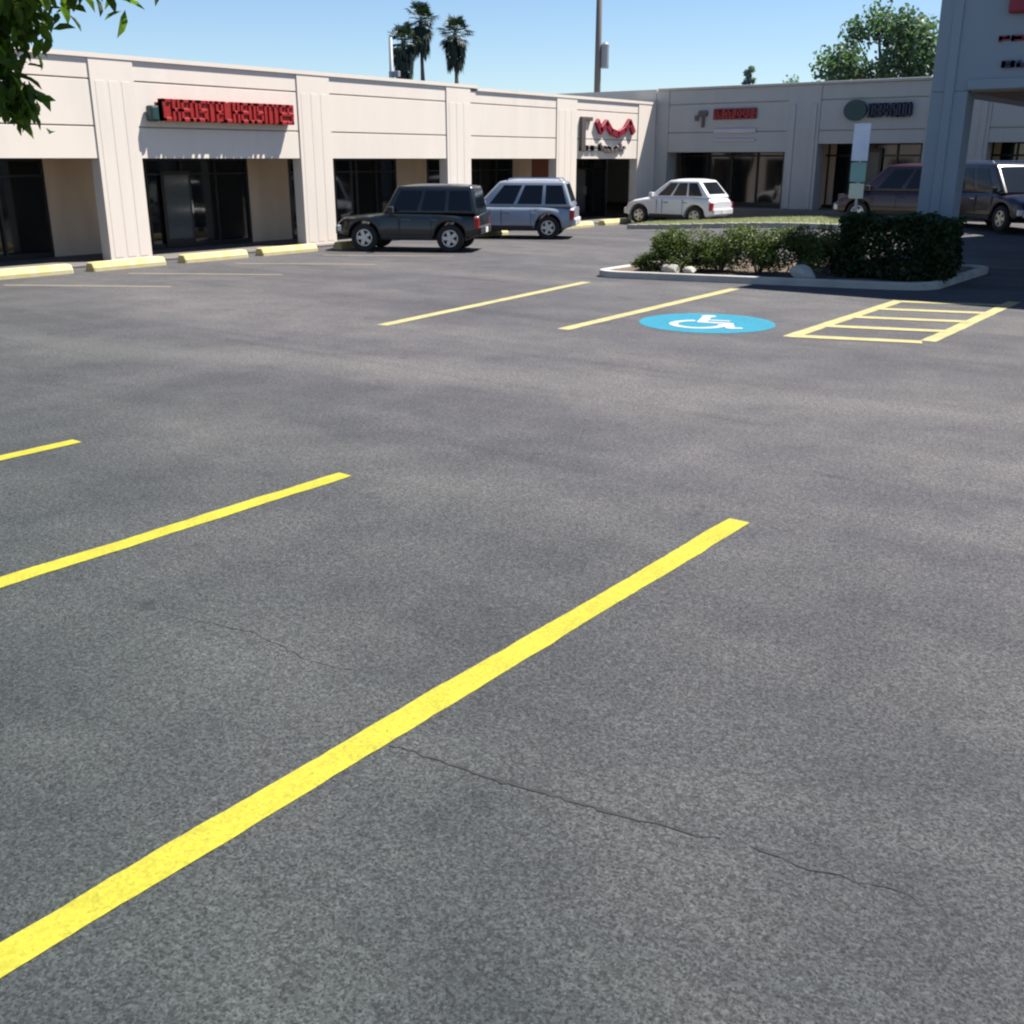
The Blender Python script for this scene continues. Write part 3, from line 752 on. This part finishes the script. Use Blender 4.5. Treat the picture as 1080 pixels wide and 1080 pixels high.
# poles
up=empty('utility_pole',(-32.5,50.4,0),0,'tall wooden utility pole with a transformer, beyond the inside corner','utility pole')
MB().tube([(0,0,-.1),(0,0,7),(0,0,14)],[.20,.17,.13],14).build('pole',POLEM,up,smooth=True)
o=MB().tube([(0,0,0),(0,0,.06),(0,0,1.15),(0,0,1.25)],[.18,.21,.21,.12],14).build('transformer',TRANS,up,loc=(.36,.12,6.9))
MB().box(-1.2,1.2,-.06,.06,12.6,12.72).build('crossarm',POLEM,up)
mb=MB(); mb.box(.1,.3,.0,.08,7.2,7.28); mb.box(.1,.3,.0,.08,7.8,7.88); mb.build('bracket',TRANS,up)
p4=empty('utility_pole',(-41.1,43.7,0),0,'slim grey pole behind the left building, left of the palms','utility pole')
MB().tube([(0,0,-.1),(0,0,8.4)],[.14,.10],10).build('pole',TRANS,p4,smooth=True)
MB().box(-.12,.55,-.1,.1,6.45,6.75).build('lamp_head',TRANS,p4,bevel=.03)

# ------------------------------------------------------------------ vehicles
def car(label,cat,name,loc,nose,L_,W,Ht,wb,paint,top,cab,side,rails=False,spare=False,ride=.0,r=.34,trim=TRIMB,group=None):
    """local: +x nose; top: (x,z) profile of bonnet and waistline; cab: xb0,xt0,xt1,xb1,belt"""
    root=empty(name,(loc[0],loc[1],gz(*loc[:2])),math.atan2(nose[1],nose[0]),label,cat,group)
    hw=W/2; R_=r+.07; sill=.27+ride; wx=(-wb/2,wb/2); off=(0)
    xs=set([-L_/2+L_*i/60 for i in range(61)])
    for c in wx:
        for k in range(-10,11): xs.add(c+R_*math.sin(k/10*math.pi/2)*.999)
    xs=sorted(xs)
    def topz(x):
        for (a,b),(c,d) in zip(top,top[1:]):
            if a<=x<=c: return b+(d-b)*(x-a)/(c-a)
        return top[0][1] if x<top[0][0] else top[-1][1]
    mb=MB(); rings=[]
    for x in xs:
        e=abs(x)/(L_/2); w=hw*(1-.16*e**7); zt=topz(x); zb=sill+.10*max(0,e-.86)/.14
        for c in wx:
            if abs(x-c)<R_: zb=max(zb,r+math.sqrt(max(0,R_*R_-(x-c)**2)))
        zt=max(zt,zb+.06); md=zb+(zt-zb)*.35
        flare=.03 if any(abs(x-c)<R_+.02 for c in wx) else 0
        half=[(w*.95,zb),(w+flare*.4,zb+(zt-zb)*.12),(w+flare*.4,md),(w*.985,zb+(zt-zb)*.78),(w*.95,zt-.035),(w*.86,zt),(w*.4,zt+.02)]
        ring=[(x,y,z) for y,z in half]+[(x,-y,z) for y,z in reversed(half)]
        rings.append(ring)
    n=len(rings[0]); vs=[p for q in rings for p in q]; fs=[]
    for i in range(len(rings)-1):
        for k in range(n): fs.append((i*n+k,i*n+(k+1)%n,(i+1)*n+(k+1)%n,(i+1)*n+k))
    fs.append(tuple(range(n))); fs.append(tuple((len(rings)-1)*n+k for k in range(n-1,-1,-1)))
    mb.add(vs,fs); body=mb.build('body',paint,root)
    bm=bmesh.new(); bm.from_mesh(body.data); bmesh.ops.recalc_face_normals(bm,faces=bm.faces); bm.to_mesh(body.data); bm.free()
    for p in body.data.polygons: p.use_smooth=len(p.vertices)==4
    # cabin
    xb0,xt0,xt1,xb1,belt=cab; wb_=hw*.93; wt=hw*.76
    A=[Vector(p) for p in ((xb0,-wb_,belt),(xb1,-wb_,belt),(xb1,wb_,belt),(xb0,wb_,belt),(xt0,-wt,Ht),(xt1,-wt,Ht),(xt1,wt,Ht),(xt0,wt,Ht))]
    mb=MB().add(A,[(0,3,2,1),(4,5,6,7),(0,1,5,4),(1,2,6,5),(2,3,7,6),(3,0,4,7)])
    G_=10; mb.add([(xt0+.04+(xt1-xt0-.08)*i/G_,(wt-.04)*(2*j/G_-1),Ht-.004+.055*(1-(2*i/G_-1)**4)*(1-(2*j/G_-1)**4)) for j in range(G_+1) for i in range(G_+1)],[(j*(G_+1)+i,j*(G_+1)+i+1,(j+1)*(G_+1)+i+1,(j+1)*(G_+1)+i) for j in range(G_) for i in range(G_)]); mb.build('roof',paint,root,bevel=.075,seg=4,smooth=True)
    def pane(P,u0,u1,v0,v1,nm,mat=CGLASS,t=.008):
        a,b,c,d=P
        def q(u,v): return a.lerp(b,u).lerp(d.lerp(c,u),v)
        nrm=(b-a).cross(d-a).normalized()*t; pts=[q(u0,v0),q(u1,v0),q(u1,v1),q(u0,v1)]
        m2=MB().add([p-nrm*3 for p in pts]+[p+nrm for p in pts],[(4,5,6,7),(0,1,5,4),(1,2,6,5),(2,3,7,6),(3,0,4,7)]); return m2.build(nm,mat,root)
    for P in ((A[0],A[1],A[5],A[4]),(A[2],A[3],A[7],A[6])):
        sd=side if P[0] is A[0] else [(1-b,1-a) for a,b in side]
        for a,b in sd: pane(P,a,b,.12,.84,'side_window')
    pane((A[1],A[2],A[6],A[5]),.07,.93,.06,.90,'windshield'); pane((A[3],A[0],A[4],A[7]),.10,.90,.22,.88,'rear_window')
    # wheels
    for c in wx:
        for s in (-1,1):
            w=MB(); n=28; y0=s*(hw-.20); y1=s*(hw+.0)
            prof=[(.0,y0),(r-.03,y0),(r,y0+s*.03),(r,y1-s*.03),(r-.03,y1),(r*.62,y1-s*.01),(r*.60,y1-s*.05),(0,y1-s*.05)]
            vs=[];fs=[]
            for rr,yy in prof:
                for k in range(n): vs.append((c+rr*math.cos(2*math.pi*k/n),yy,r+rr*math.sin(2*math.pi*k/n)))
            for i in range(len(prof)-1):
                for k in range(n): fs.append((i*n+k,i*n+(k+1)%n,(i+1)*n+(k+1)%n,(i+1)*n+k))
            wo=w.add(vs,fs).build('wheel',TYRE,root)
            rb=MB(); yy=y1-s*.035
            for k in range(5):
                a=2*math.pi*k/5
                M=Matrix.Translation((c,yy,r))@Matrix.Rotation(-a,4,'Y'); rb.box(.02,r*.60,-.012,.012,-.045,.045,M)
            rb.tube([(c,yy-s*.02,r),(c,yy+s*.022,r)],[.075,.065],14)
            for k in range(n):
                a=2*math.pi*k/n;b=2*math.pi*(k+1)/n
                rb.quad(*[(c+q*math.cos(t),yy+s*.012,r+q*math.sin(t)) for q,t in ((r*.53,a),(r*.53,b),(r*.615,b),(r*.615,a))])
            ro=rb.build('rim',RIM); ro.parent=wo
    # lights, bumpers, mirrors, plates, handles
    zf=topz(L_/2-.05); zr=topz(-L_/2+.05)
    for s in (-1,1):
        MB().box(L_/2-.14,L_/2-.02,s*hw*.80-.17,s*hw*.80+.17-.06*(s>0),zf-.24,zf-.08).build('headlight',HEAD,root,bevel=.02)
        MB().box(-L_/2-.0,-L_/2+.14,s*hw*.84-.09,s*hw*.84+.08,zr-.34,zr-.05).build('tail_light',TAIL,root,bevel=.02)
        x=xb1-.28; m3=MB(); m3.box(x-.07,x+.07,s*(hw+.10)-.09,s*(hw+.10)+.09,belt+.02,belt+.19); m3.box(x-.02,x+.03,min(s*hw*.9,s*(hw+.02)),max(s*hw*.9,s*(hw+.02)),belt+.03,belt+.08)
        m3.build('mirror',trim if trim is TRIMB else paint,root,bevel=.02)
        for fx in (.02,-.85*wb/2.6):
            MB().box(fx-.10,fx+.10,s*(hw*.99)-.02,s*(hw*.99)+.02,belt-.18,belt-.145).build('door_handle',CHROME if trim is not TRIMB else TRIMB,root,bevel=.008,seg=1)
        MB().box(-wb/2+R_+.04,wb/2-R_-.04,s*hw-.02,s*hw+.012,sill-.02,sill+.10).build('sill_trim',TRIMB,root,bevel=.01,seg=1)
        # door seams
        for fx in (xb1-.45,.18,-.75*wb/2.6): MB().box(fx-.006,fx+.006,s*hw-.01,s*hw+.008,sill+.12,belt-.05).build('door_seam',TRIMB,root)
    MB().box(L_/2-.12,L_/2+.05,-hw*.84,hw*.84,.34+ride,.56+ride).build('bumper',trim,root,bevel=.04)
    MB().box(-L_/2-.06,-L_/2+.12,-hw*.86,hw*.86,.36+ride,.58+ride).build('bumper',trim,root,bevel=.04)
    m5=MB(); 
    for k in range(5): m5.box(L_/2-.03,L_/2+.0,-hw*.45,hw*.45,.60+ride+k*.05,.625+ride+k*.05)
    m5.build('grille',TRIMB,root)
    MB().box(-L_/2-.075,-L_/2-.062,-.16,.16,.40+ride,.54+ride).build('licence_plate',PLATE,root)
    MB().box(-L_/2+.4,L_/2-.4,-hw*.72,hw*.72,.20+ride,.42).build('underbody',TRIMB,root)
    if rails:
        for s in (-1,1):
            MB().tube([(xt0+.12,s*wt*.86,Ht-.0),(xt0+.2,s*wt*.86,Ht+.07),(xt1-.3,s*wt*.86,Ht+.07),(xt1-.2,s*wt*.86,Ht)],[.018]*4,6).build('roof_rail',CHROME,root)
    if spare:
        MB().tube([(-L_/2-.24,0,1.0),(-L_/2-.22,0,1.0),(-L_/2-.04,0,1.0),(-L_/2-.02,0,1.0)],[.27,.32,.32,.27],26).build('spare_wheel',TYRE,root)
    return root
# black off-roader, nose to the shops
car('black boxy off-roader parked nose-in at the left shops','car','parked_car',(-19.95,21.9),(-.88,-.47),3.9,1.74,1.68,2.35,
    carpaint('black_green_paint',(0.004,0.008,0.008),.0),[(-1.95,.94),(-1.0,.99),(.55,1.01),(.7,.96),(1.75,.87),(1.95,.72)],(-1.90,-1.76,.26,.66,.98),
    [(.05,.30),(.34,.60),(.64,.92)],ride=.09,r=.36)
car('blue grey estate wagon with roof rails parked nose-in beyond the black off-roader','car','parked_car',(-20.75,27.35),(-.88,-.47),4.15,1.78,1.72,2.55,
    carpaint('blue_grey_paint',(0.26,0.30,0.36),.3),[(-2.06,.92),(-1.0,.98),(.65,.98),(1.5,.90),(1.95,.78),(2.07,.62)],(-2.02,-1.75,.25,1.0,.95),
    [(.05,.28),(.32,.58),(.62,.88)],rails=True,ride=.04,r=.35,trim=simple('pale_bumper',(0.5,0.5,0.5),.4))
car('white compact crossover parked before the dark shop front in the inside corner','car','parked_car',(-19.75,36.4),(-.985,.02),3.75,1.74,1.60,2.35,
    carpaint('white_paint_car',(0.62,0.62,0.64),0),[(-1.87,.84),(-1.7,.98),(-1.0,1.02),(.5,1.0),(1.0,.96),(1.45,.88),(1.75,.74),(1.87,.55)],(-1.76,-1.22,-.0,.86,.98),
    [(.10,.33),(.37,.60),(.64,.86)],ride=.03,r=.34,trim=simple('white_bumper',(0.55,0.55,0.57),.4))
car('dark maroon minivan parked in shade behind the signpost','car','parked_car',(-11.1,35.9),(-.97,-.1),4.3,1.82,1.80,2.7,
    carpaint('maroon_paint',(0.026,0.004,0.007),.0),[(-2.1,1.0),(.9,1.02),(1.6,.92),(2.0,.78),(2.12,.62)],(-2.05,-1.85,.55,1.35,.99),
    [(.05,.30),(.34,.60),(.64,.86)],ride=.05,r=.34)
car('dark purple van with shiny trim seen through the tower arch','car','parked_car',(-8.1,35.0),(.75,-.66),4.5,1.86,1.86,2.8,
    carpaint('dark_purple_paint',(0.010,0.006,0.016),.0),[(-2.2,1.04),(1.0,1.06),(1.7,.96),(2.1,.82),(2.24,.66)],(-2.15,-1.95,.6,1.4,1.03),
    [(.05,.30),(.34,.60),(.64,.86)],ride=.06,r=.36,rails=True,trim=CHROME)

# ------------------------------------------------------------------ light, sky, camera
ld=Vector((-.34,-.42,-1)).normalized()
sun=bpy.data.lights.new('sun','SUN'); sun.energy=5.0; sun.angle=R(.55); sun.color=(1,.955,.89)
so=bpy.data.objects.new('sun',sun); C.objects.link(so); so.rotation_euler=ld.to_track_quat('-Z','Y').to_euler(); so.location=(10,20,40)
w=bpy.data.worlds.new('World'); S.world=w; w.use_nodes=True; nt=w.node_tree
bg=nt.nodes['Background']; sky=nt.nodes.new('ShaderNodeTexSky'); sky.sky_type='NISHITA'; sky.sun_disc=False
sky.sun_elevation=math.asin(-ld.z); sky.sun_rotation=math.atan2(-ld.x,-ld.y); sky.air_density=1.0; sky.dust_density=0.0; sky.ozone_density=3.0
nt.links.new(mixc(nt,1.0,sky.outputs[0],(0.93,1.0,1.10),'MULTIPLY'),bg.inputs[0]); bg.inputs[1].default_value=.056
cam=bpy.data.cameras.new('camera'); cam.sensor_width=36; cam.lens=36*1100/1080; cam.clip_end=2000; cam.clip_start=.05
co=bpy.data.objects.new('camera',cam); C.objects.link(co); co.location=(0,0,2.35)
co.rotation_euler=(R(90-18.685),0,R(37.156)); S.camera=co
S.view_settings.view_transform='Standard'; S.view_settings.look='None'; S.view_settings.exposure=1.2; S.view_settings.gamma=1
S.render.engine='CYCLES'; S.cycles.use_denoising=True; S.cycles.filter_width=2.2
S.cycles.max_bounces=6; S.cycles.sample_clamp_indirect=6
